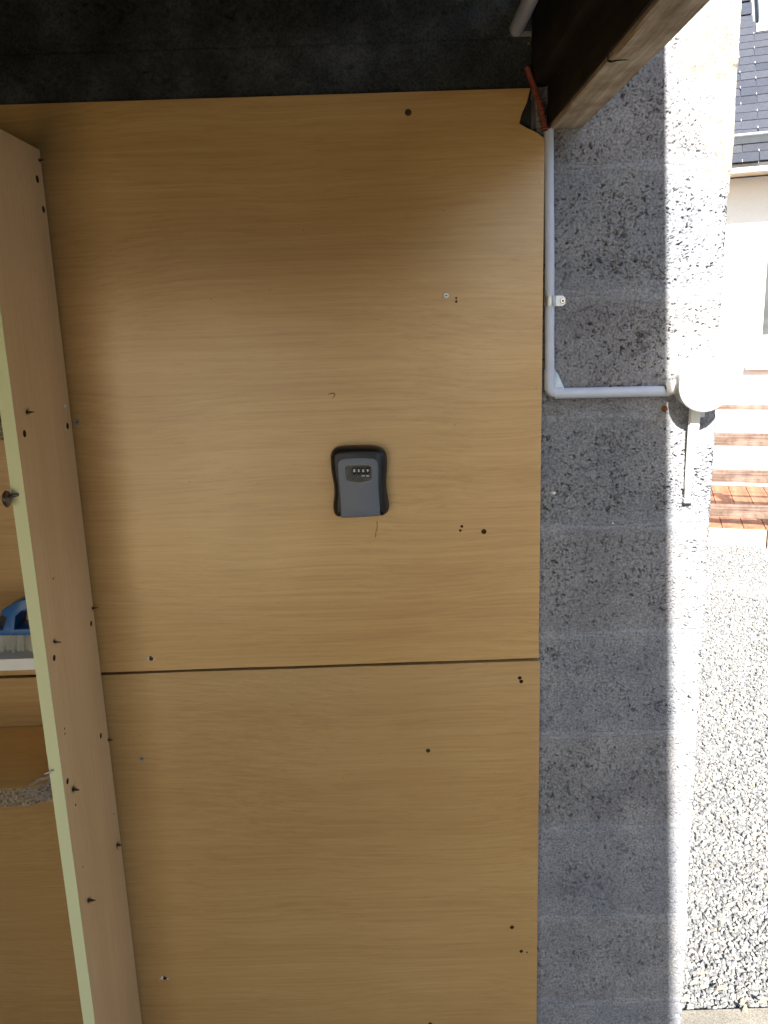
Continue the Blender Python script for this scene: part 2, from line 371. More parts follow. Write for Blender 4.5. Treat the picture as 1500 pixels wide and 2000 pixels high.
for k in range(12):
    z0, z1 = ZJ[k], ZJ[k+1]
    xs0 = .262 if k >= 9 else .07 if k % 2 == 0 else .12
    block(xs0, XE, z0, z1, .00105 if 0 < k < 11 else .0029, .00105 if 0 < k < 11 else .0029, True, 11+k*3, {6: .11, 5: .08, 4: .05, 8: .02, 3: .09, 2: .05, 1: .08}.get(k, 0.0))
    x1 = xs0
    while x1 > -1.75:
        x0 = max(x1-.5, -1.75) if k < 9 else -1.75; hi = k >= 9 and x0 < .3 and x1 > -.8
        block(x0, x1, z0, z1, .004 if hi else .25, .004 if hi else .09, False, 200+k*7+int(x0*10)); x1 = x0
for k in range(1, 13):
    xs = np.arange(.22, XE+.001, .0016); zc = ZJ[k]; zs = np.arange(zc-.022, zc+.0221, .0016); U, Z = np.meshgrid(xs, zs)
    wid = .008+.009*vnoise(U/.05, Z*0+k*3.1, 70+k)+.003*fbm(U/.008, Z/.008, 90+k)
    crack = np.clip(1-np.abs(Z-zc-.0015*vnoise(U/.02, Z*0, 95+k))/.0016, 0, 1)*np.clip(vnoise(U/.06, Z*0+5, 99+k)+.1, 0, 1)*.004
    h = np.clip((wid-np.abs(Z-zc))/.006, -1.0, 1)*.0022-.0012-crack+.0004*fbm(U/.004, Z/.004, 44, 2)
    h = h-.006*np.exp(-(XE-U)/.003)
    gridmesh('mortar_joint', np.stack([U, WY-h, Z], -1), 'mortar', wall)
obj('mortar_bed', *join([boxg((-1.75, WY+.001, z-.006), (.225, WY+.016, z+.006)) for z in ZJ[1:]]), 'shade_tinted', wall)
# buff mortar slapped on the head of the wall near the corner
def lump(cx, cz, rx, rz, seed):
    U, Z = np.meshgrid(np.linspace(cx-rx, cx+rx, 90), np.linspace(cz-rz, cz+rz, 90))
    r = np.sqrt(((U-cx)/rx)**2+((Z-cz)/rz)**2)
    h = .006*(1-r*1.35)+.0035*fbm(U/.02, Z/.02, seed, 4)
    return gridmesh('mortar_lump', np.stack([np.minimum(U, XE+.0005), WY-h, Z], -1), 'mortar_buff', wall)
lump(.552, 2.035, .07, .11, 31); lump(.565, 1.90, .035, .10, 32)
p = on_y(1297, 798, WY); obj('rusty_bolt', *join([discg((p[0], WY+.002, p[2]), (0, -1, 0), [(0, .0055), (.006, .0055), (.008, .004)], 6), discg((p[0], WY-.006, p[2]), (0, -1, 0), [(0, .003), (.005, .003)], 10)]), 'rust', wall)
for q, r in (((1081, 963), .0042), ((1197, 1022), .0018)):
    p = on_y(*q, WY); o = obj('pebble', *discg((p[0], WY+.001, p[2]), (0, -1, 0), [(0, r*.8), (r*.4, r), (r*.9, r*.7), (r*1.1, r*.2)], 9, .8), 'digit', wall, sm=60)

# ---- wooden panels on the wall
PY = 1.384
def hole(p, r, depth=.009, n=12, mat='chipdark'): return (*discg((p[0], PY-.001, p[2]), (0, 1, 0), [(0, r), (depth, r)], n), mat)
def px(x, y): return on_y(x, y, PY)
xl = -1.30; xr_t, xr_b = px(1064, 250)[0], px(1048, 2000)[0]
z_top = px(500, 187)[2]; zs_u, zs_l = px(640, 1298.4)[2], px(640, 1304.0)[2]
def edge(a, b, wob, n, seed):
    a, b = np.array(a), np.array(b); out = []
    for i in range(n): t = i/n; out.append(tuple(a+(b-a)*t+np.array([0, 0, 1.0])*wob*float(vnoise(np.array([t*14.]), np.array([0.]), seed)[0])))
    return out
nt_ = [px(1036, 172), px(1029, 200), px(1019, 222), px(1014, 241), px(1031, 251), px(1047, 258), px(1060, 268)]
out = edge((xl, PY, zs_u), (xr_b-.0035, PY, zs_u), .0007, 24, 3)+[(xr_b-.0035, PY, zs_u), (xr_t, PY, nt_[-1][2])]+[(p[0], PY, p[2]) for p in nt_[::-1]]+[(xl, PY, z_top)]
up = thing('wooden_panel', 'large upper beech-look panel screwed to the wall, grey key safe mounted on it', 'panel', (-.1, PY, zs_u), 'wooden panels on the block wall')
ub = obj('board', *prismg(out, (0, .0155, 0)), 'lam_panel', up); ub.data.materials.append(MAT['chipdark'])
s = [hole(px(945, 1038), .0047), hole(px(295, 1286), .0046), hole(px(902, 1028), .0026, n=8), hole(px(899, 1036), .0024, n=8), hole(px(891, 582), .0018, n=8), hole(px(891, 589), .0022, n=8)]
cut(ub, s)
lp = thing('wooden_panel', 'lower beech-look panel below the dark horizontal seam', 'panel', (-.1, PY, 0.02), 'wooden panels on the block wall')
out = [(xl, PY, .02), (xr_b, PY, .02)]+edge((xr_b-.001, PY, zs_l), (xl, PY, zs_l), .0007, 24, 8)+[(xl, PY, zs_l)]
lb = obj('board', *prismg(out, (0, .0155, 0)), 'lam_panel2', lp); lb.data.materials.append(MAT['chipdark'])
s = [hole(px(1015, 1324), .0035), hole(px(1018, 1331), .0037), hole(px(1000, 1811), .0043), hole(px(1018, 1858), .0036), hole(px(322, 1910), .0042), hole(px(840, 2000), .0042), hole(px(836, 1466), .0042), hole(px(1029, 1860), .0018, n=8)]
cut(lb, s)
def screwhead(q, r, mat, parent, dy=0.0):
    p = px(*q); v1 = discg((p[0], PY-.0002+dy, p[2]), (0, -1, 0), [(0, r*.92), (.0008, r), (.0016, r*.8)], 16)
    o = obj('screw', *v1, mat, parent, sm=30); o.data.materials.append(MAT['dialdark'])
    a, b = boxg((p[0]-r*.55, PY-.004+dy, p[2]-r*.12), (p[0]+r*.55, PY-.0009+dy, p[2]+r*.12)); c, d = boxg((p[0]-r*.12, PY-.004+dy, p[2]-r*.55), (p[0]+r*.12, PY-.0009+dy, p[2]+r*.55))
    return cut(o, [(a, b, 'dialdark'), (c, d, 'dialdark')])
for q, r, m, par in (((797, 220), .0052, 'darkscrew', up), ((871, 577), .0048, 'zinc', up), ((295, 1286), .0034, 'darkscrew', up), ((277, 1481), .005, 'screw', lp), ((836, 1466), .0036, 'darkscrew', lp), ((151, 824), .0058, 'screw', up)):
    screwhead(q, r, m, par, .002 if q in ((295, 1286), (836, 1466)) else 0)
for q in ((593, 450), (527, 567), (412, 584), (888, 830), (590, 1248), (866, 411), (370, 941), (543, 1177), (1053, 356), (1047, 758)):
    p = px(*q); obj('nick', *discg((p[0], PY+.0003, p[2]), (0, -1, 0), [(0, .0011), (.0005, .0009), (.0008, .0004)], 7, .8), 'chipdark', up)
for q in ((911, 1462), (670, 1520), (418, 1615), (275, 1437), (1038, 1755), (967, 1510)):
    p = px(*q); obj('nick', *discg((p[0], PY+.0003, p[2]), (0, -1, 0), [(0, .0010), (.0005, .0008), (.0008, .0004)], 7, .8), 'chipdark', lp)
q = [px(*k)-np.array([0, .0004, 0]) for k in ((640, 771), (646, 768), (653, 768), (654, 772), (650, 778))]
obj('scuff', *tubeg(q, [.0003, .0007, .0010, .0008, .0003], 6), 'chipdark', up)
# splinters of white laminate round two holes
for q, par in (((295, 1286), up), ((322, 1910), lp)):
    p = px(*q); V = []; Fc = []
    for a, l in ((2.6, .011), (3.3, .007), (4.0, .008), (0.3, .006), (5.2, .006)):
        d = np.array([math.cos(a), 0, -math.sin(abs(a))*.6]); t = np.array([-d[2], 0, d[0]])*.0012; c = np.array([p[0], PY-.0006, p[2]])+d*.0042
        k = len(V); V += [tuple(c+t), tuple(c-t), tuple(c+d*l), tuple(c+d*l*.4+np.array([0, -.0012, 0]))]; Fc += [(k, k+1, k+2), (k, k+3, k+2), (k, k+1, k+3), (k+1, k+2, k+3)]
    obj('splinter', V, Fc, 'white', par)

# ---- cupboard: side board, shelves
XB = -.5265
yb1, yb0 = PY-.0035, PY-.216
zt = on_x(78, 293, XB)[2]
cab = thing('shelf_cupboard', 'open wall cupboard with pale green front edges and wooden side board at the left', 'cupboard', (-.9, yb0, 0.0))
sb = obj('side_board', *boxg((XB-.0190, yb0+.0012, .02), (XB, yb1, zt)), 'lam_board', cab); sb.data.materials.append(MAT['chipdark'])
def bh(q, r, n=12):
    p = on_x(*q, XB); return (*discg((XB+.001, p[1], p[2]), (-1, 0, 0), [(0, r), (.008, r)], n), 'chipdark')
cut(sb, [bh(q, r) for q, r in (((73, 350), .0060), ((85, 409), .0056), ((48, 847), .0056), ((132, 832), .0056), ((178, 1218), .0052), ((106, 1285), .0052), ((197, 1437), .0050), ((132, 1526), .0050), ((126, 1423), .0018), ((127, 1433), .0020), ((104, 1130), .0019), ((222, 1590), .0016), ((162, 1693), .0016), ((148, 1572), .0022))])
obj('edge_band', *boxg((XB-.0193, yb0, .02), (XB+.0003, yb0+.0012, zt+.0002)), 'green', cab)
for q, L, r, up_ in (((52, 805), .012, .0022, 0), ((180, 1188), .012, .002, .1), ((105, 1253), .013, .0018, -.1), ((211, 1445), .011, .0018, 0), ((142, 1541), .012, .003, -.15), ((228, 1650), .010, .003, 0), ((172, 1758), .014, .0028, 0), ((76, 313), .009, .0016, 0)):
    p = on_x(*q, XB); V, Fc = tubeg([(XB-.002, p[1], p[2]), (XB+L*.55, p[1]-.001, p[2]+up_*L*.5), (XB+L, p[1]-.001, p[2]+up_*L)], [r, r*.7, .0003], 8)
    parts = [(V, Fc)]
    for k in range(7):
        a = k*.9+q[0]; l = r*random.uniform(1.2, 3.2); c = np.array([XB, p[1]+math.cos(a)*r, p[2]+math.sin(a)*r]); e = c+np.array([.0025+r*.5, math.cos(a)*l, math.sin(a)*l]); t = np.array([0, -math.sin(a), math.cos(a)])*r*.5
        parts.append(([tuple(c+t), tuple(c-t), tuple(e), tuple(c+np.array([.0004, 0, 0]))], [(0, 1, 2), (0, 2, 3), (1, 2, 3), (0, 1, 3)]))
    obj('screw_tip', *join(parts), 'darkscrew', cab)
p = on_x(127, 793, XB); obj('splinter', *discg((XB, p[1], p[2]), (1, 0, 0), [(0, .005), (.0018, .003), (.0026, .001)], 7, .7), 'white', cab)
xcl = -1.22
obj('side_board', *boxg((xcl-.018, yb0, .02), (xcl, yb1, zt)), 'lam_board', cab)
# hook with a round head on the green edge
q0 = on_y(35, 966, yb0); q1 = (q0[0]-.010, yb0-.014, q0[2]-.002)
hk = obj('coat_hook', *join([tubeg([q0, ((q0[0]+q1[0])/2, yb0-.009, q0[2]), q1], [.0024, .0032, .0026], 10), discg((q1[0]+.003, q1[1], q1[2]-.001), (-1, -.06, 0), [(0, .004), (.001, .0115), (.004, .0125), (.0065, .010), (.008, .004)], 24)]), 'bronze', cab, sm=40)
for zz in (on_y(35, 1083, yb0)[2], on_y(36, 930, yb0)[2]):
    pass
def zf(yp, xp=40): return on_y(xp, yp, yb0)[2]
# shelves
zA1, zA0 = zf(1288, 35), zf(1310, 35)
ws = obj('shelf', *boxg((xcl, yb0+.002, zA0), (XB-.0195, yb1, zA1)), 'white', cab); ws['label'] = 'white painted shelf'
zB1, zB0 = zf(1541, 30), zf(1575, 30)
pts = [(xcl, yb1), (XB-.0195, yb1)]
for a in np.linspace(0, 1, 10): t = a*math.pi/2; pts.append((XB-.0195-.052*(1-math.cos(t)), yb0+.050*(1-math.sin(t))+.001))
pts += [(xcl, yb0+.001)]
sh = obj('shelf', *prismg([(a, b, zB1-.0006) for a, b in pts], (0, 0, zB0-zB1)), 'chip', cab); sh['label'] = 'torn chipboard shelf with rounded corner'
obj('shelf_facing', *prismg([(a, b+.001, zB1) for a, b in pts], (0, 0, -.0005)), 'shelftop', cab)
zC0, zC1 = zf(860, 4), zf(826, 4)
obj('shelf', *boxg((xcl, yb0+.003, zC0), (XB-.0195, yb1, zC1)), 'chip', cab)
obj('top_board', *boxg((xcl, yb0+.003, zt-.06), (XB-.0195, yb1, zt-.042)), 'lam_board', cab)
# small staple and cobweb by the torn shelf
p = on_y(98, 1507, yb0)
obj('staple', *tubeg([(p[0]-.009, yb0-.001, p[2]-.004), (p[0]-.006, yb0-.006, p[2]), (p[0]+.004, yb0-.006, p[2]+.004), (p[0]+.006, yb0, p[2]+.002)], .0014, 8), 'zinc', cab, sm=40)
V, Fc = [], []
for i in range(70):
    a = np.array([XB-.0205-random.uniform(0, .004), yb0+random.uniform(-.002, .05), zB0+random.uniform(.0, .045)]); b = np.array([XB-.022-random.uniform(.0, .05), yb0+random.uniform(-.001, .05), zB1+random.uniform(-.02, .004)])
    g = tubeg([a, (a+b)/2+np.array([0, 0, -.003*random.random()]), b], .00035, 3, False); k = len(V); V += [tuple(x) for x in g[0]]; Fc += [tuple(j+k for j in f) for f in g[1]]
tag(obj('cobweb', V, Fc, 'web', cab), kind='stuff')

# ---- brush on the white shelf
zb = zA1
yB = yb0+.045
def bq(x, y): p = on_y(x-9, y, yB-.02); return (p[0], p[2])
br = thing('scrubbing_brush', 'blue handled scrubbing brush with white bristles lying on the white shelf', 'brush', (bq(10, 1262)[0], yB, zb))
zbl = bq(20, 1240)[1]; xb0, xb1 = bq(-60, 1240)[0], XB-.021
prof = [(-42, 1224), (-10, 1222), (14, 1232), (22, 1205), (11, 1197), (13, 1192), (49, 1173), (62, 1171), (74, 1180), (78, 1232), (78, 1241), (-42, 1241)]
pr = [bq(*q) for q in prof]; pr = [(min(a, xb1), c) for a, c in pr]
h = obj('handle', *prismg([(a, yB-.020, c) for a, c in pr], (0, .045, 0)), 'blue', br)
ho = [bq(*q) for q in ((39, 1204), (52, 1193), (66, 1194), (68, 1228), (36, 1230))]; ho = [(min(a, xb1-.003), c) for a, c in ho]
cut(h, [(*prismg([(a, yB-.06, c) for a, c in ho], (0, .12, 0)), 'blue')]); bevel(h, .0025, 2)
V, Fc = [], []
for i in range(900):
    x = random.uniform(bq(-40, 1240)[0], xb1-.002); y = yB+random.uniform(-.020, .024); lx, ly = random.gauss(0, .0035), random.gauss(0, .003)
    g = tubeg([(x, y, zbl+.002), (x+lx*.4, y+ly*.4, zbl-(zbl-zb)*.55), (min(x+lx, xb1), y+ly, zb+.0008+random.random()*.002)], .00055, 3, False); k = len(V); V += [tuple(q) for q in g[0]]; Fc += [tuple(j+k for j in f) for f in g[1]]
b_ = obj('bristles', V, Fc, 'bristle', br); b_['kind'] = 'stuff'

# ================================================================== BEAM, ROOF
ZB = on_y(1100, 251, WY)[2]; xb_l, xb_r = on_y(1073, 250, WY)[0], on_y(1141, 251, WY)[0]
n = 160; rings = []
for i in range(n+1):
    y = WY-.002-(i/n)**1.6*9.2; r = []
    for k, (x, z) in enumerate(((xb_l, ZB), (xb_l+.003, ZB-.002), ((xb_l+xb_r)/2, ZB-.001), (xb_r-.004, ZB), (xb_r, ZB+.005), (xb_r, ZB+.2), (xb_l, ZB+.2))):
        j = float(vnoise(np.array([y*9.]), np.array([k*3.1]), 5)[0]); r.append((x+.0016*j, y, z+(.0022*j if k < 5 else 0)))
    rings.append(r)
bm_ = thing('timber_beam', 'weathered timber beam running outward from the top of the wall', 'beam', (xb_l, WY, ZB))
bo = obj('beam_body', *loftg(rings), 'beam', bm_, sm=35); bo.data.materials.append(MAT['dialdark'])
def onb(x, y): return on_z(x, y, ZB)
ck = [onb(*q) for q in ((1183, 118), (1192, 114), (1206, 112), (1221, 112), (1233, 115), (1221, 114.5), (1206, 115), (1193, 118.5))]
cut(bo, [(*prismg([(q[0], q[1], ZB-.01) for q in ck], (0, 0, .03)), 'dialdark')])
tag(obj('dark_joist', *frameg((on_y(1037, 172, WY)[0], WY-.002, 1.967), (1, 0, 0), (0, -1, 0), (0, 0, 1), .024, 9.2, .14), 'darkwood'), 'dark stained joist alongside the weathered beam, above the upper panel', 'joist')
tag(obj('dark_beam_sheet', *frameg((xb_l-.0045, WY-.003, ZB+.004), (1, 0, 0), (0, -1, 0), (0, 0, 1), .003, 9.2, .195), 'darkwood'), 'thin dark sheet over the inner side of the weathered beam', 'board')  # thin dark sheet laid over the beam's inner face
rf = thing('carport_roof', 'dark carport roof above the block wall and beam', 'roof', (0, 0, 2.34))
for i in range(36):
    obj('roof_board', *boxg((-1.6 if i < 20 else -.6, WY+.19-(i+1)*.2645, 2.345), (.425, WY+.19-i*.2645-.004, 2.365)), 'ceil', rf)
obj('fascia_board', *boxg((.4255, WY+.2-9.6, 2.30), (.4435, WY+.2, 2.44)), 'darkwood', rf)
obj('added_shade_beam', *boxg((-1.445, .16, 1.70), (xb_l-.035, .25, 2.343)), 'ceil', rf)  # unseen beam, added low to keep light off the wall top
tag(obj('side_wall', *boxg((-1.6, -.9, 0), (-1.45, 1.6, 2.34)), 'core'), 'grey side wall of the carport with a wide opening, to the left', 'wall')
obj('fascia_board', *boxg((-1.6, -3.93, 2.2), (-.6, -3.91, 2.343)), 'darkwood', rf)
tag(obj('added_back_wall', *boxg((-.6, -4.3, 0), (.28, -4.15, 2.34)), 'core'), 'unseen grey wall behind the camera, added to dim the right of the panels', 'wall')  # added out of view, lowers the light on the right of the panels
for y in (-7.6,):
    tag(obj('timber_post', *boxg((xb_l, y-.05, 0), (xb_r+.03, y+.05, ZB-.003)), 'beam'), 'timber post holding the far end of the beam', 'post')

fn = thing('sky_blocker_fence', 'unseen dark timber fence, added at the right to block sky light', 'fence', (2.6, -4, 0))  # added out of view, cuts the sky light from the right
for i in range(60): obj('sky_blocker_board', *boxg((2.6, -8.4+i*.15, .02), (2.63, -8.4+i*.15+.144, 3.0)), 'darkwood', fn)
# grey pipe hanging under the roof
a = np.array(on_y(1009, 56, 1.30)); tag(obj('grey_pipe', *join([tubeg([a+np.array([0, .012, 0]), a+np.array([0, .006, 0]), a, (a[0], -1.5, a[2])], [.003, .0075, .0105, .0105], 20)]), 'pvc', None, sm=40, origin=a), 'grey pipe end running along under the roof by the dark joist', 'pipe')

# orange corrugated sheath
a, b = np.array(on_y(1044, 172, 1.372)), np.array(on_y(1064, 256, 1.378)); pa, rr = [], []
for i in range(61): t = i/60; pa.append(a+(b-a)*t+np.array([math.sin(t*3)*.002, 0, 0])+(0, 0, 0)); rr.append(.0048+.0008*math.sin(i*1.6))
pa = [a+np.array([-.012, .0, .03])]+pa
tag(obj('orange_cable_sheath', *tubeg(pa, [.0048]+rr, 12), 'orange', None, sm=60, origin=a), 'orange corrugated cable sheath in the broken panel corner under the beam', 'cable')

# ================================================================== CONDUIT
R = .0079; CY = WY-R-.001
def cx(x, y): return on_y(x, y, CY)
cond = thing('electrical_conduit', 'grey white plastic conduit turning a corner across the block wall', 'conduit', cx(1075, 765))
t0, t1, t2 = cx(1071.5, 253), cx(1073.5, 500), cx(1073.5, 735)
bx = cx(1073.5, 754)
obj('pipe', *tubeg([t0, t1, t2], R, 20), 'pvc', cond, sm=40)
e = [t2+np.array([0, 0, .012])]
for a in np.linspace(0, 1, 9): th = a*math.pi/2; e.append(np.array([bx[0]+.010*(1-math.cos(th)), CY, bx[2]-.0105*math.sin(th)]))
e.append(e[-1]+np.array([.012, 0, .0008]))
obj('elbow', *tubeg(e, R+.0012, 20), 'pvc', cond, sm=40)
h0, h1 = cx(1082, 768.5), cx(1307, 763.5)
# open trough-shaped trunking piece (half round)
def trough(a, b, r, th, a0, a1, n=14):
    a, b = np.array(a), np.array(b); rings = []
    for P in (a, b):
        o_ = [P+np.array([0, -math.cos(t)*r, math.sin(t)*r]) for t in np.linspace(a0, a1, n)]; i_ = [P+np.array([0, -math.cos(t)*(r-th), math.sin(t)*(r-th)]) for t in np.linspace(a1, a0, n)]
        rings.append(o_+i_)
    return loftg(rings)
obj('trunking', *trough(h0, h1, R+.0012, .0018, -1.9, 1.45), 'pvc', cond, sm=40)
obj('trunking_end', *tubeg([h1-np.array([.035, 0, -.0006]), h1+np.array([.004, 0, 0])], R-.001, 18), 'pvcshine', cond, sm=40)
tp = [cx(1084, 722), cx(1090, 733), cx(1097, 748), cx(1104, 764), cx(1091, 764), cx(1083, 757)]
tp = [np.array([q[0], WY-.006-.007*(i % 2), q[2]]) for i, q in enumerate(tp)]
gu = obj('gusset', *prismg(tp, (0, .0022, 0)), 'tape', cond)
# clip
cl = cx(1073.5, 588); parts = []
hw = .0085
for dz, rad, wz in ((0, R+.0016, hw), (.005, R+.0026, .0014), (-.005, R+.0026, .0014)):
    ring = []
    for z in (-wz, wz):
        o_ = [cl+np.array([-math.sin(t)*rad, -math.cos(t)*rad, z+dz]) for t in np.linspace(-1.75, 1.75, 16)]; i_ = [cl+np.array([-math.sin(t)*(rad-.001), -math.cos(t)*(rad-.001), z+dz]) for t in np.linspace(1.75, -1.75, 16)]
        ring.append(o_+i_)
    parts.append(loftg(ring))
xe = cx(1106, 588)[0]
tab = [(cl[0]+R, WY-.003, cl[2]-hw), (xe-.004, WY-.003, cl[2]-hw), (xe, WY-.003, cl[2]-hw+.004), (xe, WY-.003, cl[2]+hw-.004), (xe-.004, WY-.003, cl[2]+hw), (cl[0]+R, WY-.003, cl[2]+hw)]
parts.append(prismg(tab, (0, .0015, 0)))
parts.append(frameg((cl[0]+R-.0005, WY-.0095, cl[2]-.0016), (1, 0, 0), (0, 1, 0), (0, 0, 1), .004, .0065, .0032))
cp = obj('pipe_clip', *join(parts), 'zinc', cond, sm=35)
sp = cx(1100.5, 587.5); sc_ = obj('screw', *discg((sp[0], WY-.003, sp[2]), (0, -1, 0), [(0, .0046), (.0012, .0046), (.0022, .0036)], 16), 'hook', cp, sm=35); sc_.data.materials.append(MAT['dialdark'])
cut(sc_, [(*boxg((sp[0]-.0018, WY-.008, sp[2]-.0018), (sp[0]+.0018, WY-.0042, sp[2]+.0018)), 'dialdark')])

# ---- round white fitting with a hanging arm
bc = on_y(1355, 749, WY); rb = .0428
fit = thing('junction_box', 'round white outdoor box at the end of the conduit with a hanging white arm', 'box', (bc[0], WY, bc[2]))
obj('box_body', *discg((bc[0], WY-.004, bc[2]), (0, -1, 0), [(0, rb-.004), (.034, rb-.001), (.036, rb)], 64), 'pvcshine', fit, sm=40)
obj('lid', *discg((bc[0], WY-.0405, bc[2]), (0, -1, 0), [(0, rb), (.0005, rb+.0012), (.011, rb+.0012), (.0135, rb-.001), (.0145, rb-.005)], 64), 'pvcshine', fit, sm=30)
sp0 = bc+np.array([-.040, -.018, .006])
obj('cable_gland', *join([tubeg([bc+np.array([-.052, -.013, -.006]), bc+np.array([-.036, -.016, -.003])], [.0105, .0125], 18), discg(bc+np.array([-.0465, -.014, -.005]), (-1, .1, -.1), [(0, .0085), (.003, .0085)], 16)]), 'pvcshine', fit, sm=35)
obj('red_wire', *tubeg([bc+np.array([-.058, -.012, -.008]), bc+np.array([-.05, -.019, -.004]), bc+np.array([-.041, -.022, -.002])], .0017, 8), 'orange', fit, sm=60)
a0 = on_y(1360, 800, WY-.020); a1 = on_y(1342, 971, WY-.006)
am = []
for t in np.linspace(0, 1, 14):
    c = a0+(a1-a0)*t+np.array([0, 0, .02*(1-t)]); wv = .0110*(1-t)+.0050*t; am.append([c+np.array([sx*wv, sy*(.0055*(1-t)+.0035*t), 0]) for sx, sy in ((-1, .6), (-.8, -.7), (0, -1), (.8, -.7), (1, .6), (.8, 1), (-.8, 1))])
obj('arm', *loftg(am), 'pvcshine', fit, sm=50)
obj('arm_bracket', *join([boxg((bc[0]-.002, WY-.020, bc[2]-.056), (bc[0]+.014, WY-.002, bc[2]-.036))]), 'pvc', fit)
p = on_y(1345, 975, WY-.006); obj('arm_foot', *join([boxg((p[0]-.010, WY-.013, p[2]-.005), (p[0]+.003, WY-.001, p[2]+.002)), discg((p[0]+.002, WY-.007, p[2]-.001), (0, 0, -1), [(0, .006), (.004, .0055), (.006, .003)], 12)]), 'pvc', fit, sm=30)

# ================================================================== KEY SAFE
kz = on_y(702, 942, PY)
ks = thing('key_safe', 'small wall mounted key safe, grey cover in a black surround with four number dials', 'key safe', (kz[0], PY, kz[2]))
YM, YF = PY-.020, PY-.034
def spline(pts, n=6):
    P = [np.array(p, float) for p in pts]; N = len(P); out = []
    for i in range(N):
        a, b, c, d = P[i-1], P[i], P[(i+1) % N], P[(i+2) % N]
        for k in range(n):
            t = k/n; out.append(.5*((2*b)+(-a+c)*t+(2*a-5*b+4*c-d)*t*t+(-a+3*b-3*c+d)*t**3))
    return out
outer = spline([(646, 903), (646, 889), (651, 879), (661, 874), (680, 872), (702, 871.3), (724, 871.8), (738, 873.5), (749, 879), (755, 889), (756.5, 903), (755.5, 922), (754.5, 938), (755.5, 955), (758, 974), (760, 988), (758, 998), (751, 1005), (744, 1007), (735, 1003), (705, 1004), (675, 1005), (665, 1009), (657, 1007), (652, 999), (651, 985), (653, 966), (652, 946), (648, 924)])
def conv(pts, Y, s=1.0, Yref=None):
    q = [on_y(a, b, Yref or Y) for a, b in pts]; c = np.mean(q, 0); return [np.array([c[0]+(p[0]-c[0])*s, Y, c[2]+(p[2]-c[2])*s]) for p in q]
def inset(ring, d, Y):
    n = len(ring); out = []
    for i in range(n):
        a, b = ring[i-1], ring[(i+1) % n]; t = b-a; l = math.hypot(t[0], t[2]) or 1; nn = np.array([-t[2], 0, t[0]])/l
        out.append(np.array([ring[i][0]+nn[0]*d, Y, ring[i][2]+nn[2]*d]))
    return out
o1 = conv(outer, YM); ar = sum(o1[i-1][0]*o1[i][2]-o1[i][0]*o1[i-1][2] for i in range(len(o1))); sg = 1 if ar > 0 else -1
rings = [inset(o1, sg*.0012, PY-.0002), inset(o1, sg*.0002, PY-.004), inset(o1, sg*.0, PY-.012), o1, inset(o1, sg*.0008, YM-.004), inset(o1, sg*.0028, YM-.009), inset(o1, sg*.0052, YM-.0125), inset(o1, sg*.0080, YM-.0142)]
obj('housing', *loftg(rings), 'black', ks, sm=60)
cov = spline([(660.2, 930), (658.8, 915), (659.5, 904), (664, 898), (673, 895), (703, 893.4), (727, 895), (735, 899), (738.5, 907), (739, 925), (739, 945), (740, 965), (741.5, 985), (742.5, 1000)], 5)[5:-10]
cov = cov+[np.array(q) for q in ((742.5, 1001), (743, 1007), (705, 1009.5), (667, 1011), (665.5, 1005), (665, 985), (663, 960), (661.4, 942), (660.6, 934))]
c1 = conv(cov, YF-.001)
co = obj('cover', *loftg([inset(c1, 0, YF+.0015), inset(c1, 0, YF-.0024), inset(c1, sg*.0006, YF-.0034), inset(c1, sg*.0016, YF-.0038)]), 'greycover', ks, sm=45); co.data.materials.append(MAT['dialgrey'])
YC = YF-.0038
win = spline([(673.5, 920), (674, 913), (678, 909.5), (690, 907.8), (703, 907), (716, 908), (724, 910), (727.5, 914), (727.5, 924), (727, 934), (723, 938.5), (713, 941), (702, 943), (690, 941.5), (679, 939), (675, 934)], 4)
w1 = conv(win, YC); w2 = inset(w1, sg*.0005, YC)
cut(co, [(*loftg([inset(w1, -sg*.0006, YC-.001), w2, inset(w1, sg*.0012, YC+.0022)]), 'greycover')])
ri = inset(w1, -sg*.0011, YC); obj('window_rim', *(lambda A_, B_: (([tuple(p) for p in A_]+[tuple(p) for p in B_]+[tuple(p-np.array([0, .0008, 0])) for p in A_]+[tuple(p-np.array([0, .0008, 0])) for p in B_]), [f for i in range(len(A_)) for j in ((i+1) % len(A_),) for n_ in (len(A_),) for f in ((2*n_+i, 2*n_+j, 3*n_+j, 3*n_+i), (i, j, 2*n_+j, 2*n_+i), (n_+i, 3*n_+i, 3*n_+j, n_+j))]))([p+np.array([0, -.0001, 0]) for p in ri], [p+np.array([0, -.0001, 0]) for p in inset(w1, -sg*.0002, YC)]), 'rim', ks, sm=40)
obj('dial_plate', *boxg(on_y(676.5, 910.5, YC+.0019), on_y(725.5, 935.5, YC)+np.array([0, .0030, 0])), 'dialgrey', ks)
lip = spline([(680, 937.5), (702, 936), (723, 937), (713, 940.8), (702, 942.6), (690, 941.3)], 4)
obj('grip_lip', *prismg(conv(lip, YC+.0012), (0, .001, 0)), 'dialdark', ks)
obj('release_button', *boxg(on_y(677.5, 914, YC), on_y(685.3, 931, YC)+np.array([0, .0018, 0])), 'dialdark', ks)
def text_mesh(ch, size, name):
    cu = bpy.data.curves.new(name, 'FONT'); cu.body = ch; cu.size = size; cu.align_x = 'CENTER'; cu.align_y = 'CENTER'; cu.extrude = .0002; cu.offset = size*.012
    t = bpy.data.objects.new(name, cu); COL.objects.link(t); dg = bpy.context.evaluated_depsgraph_get(); dg.update()
    me = bpy.data.meshes.new_from_object(t.evaluated_get(dg)); bpy.data.objects.remove(t, do_unlink=True); me.materials.clear(); me.materials.append(MAT['digit']); return me
dm = {c: text_mesh(c, .0072, 'digit') for c in '809'}
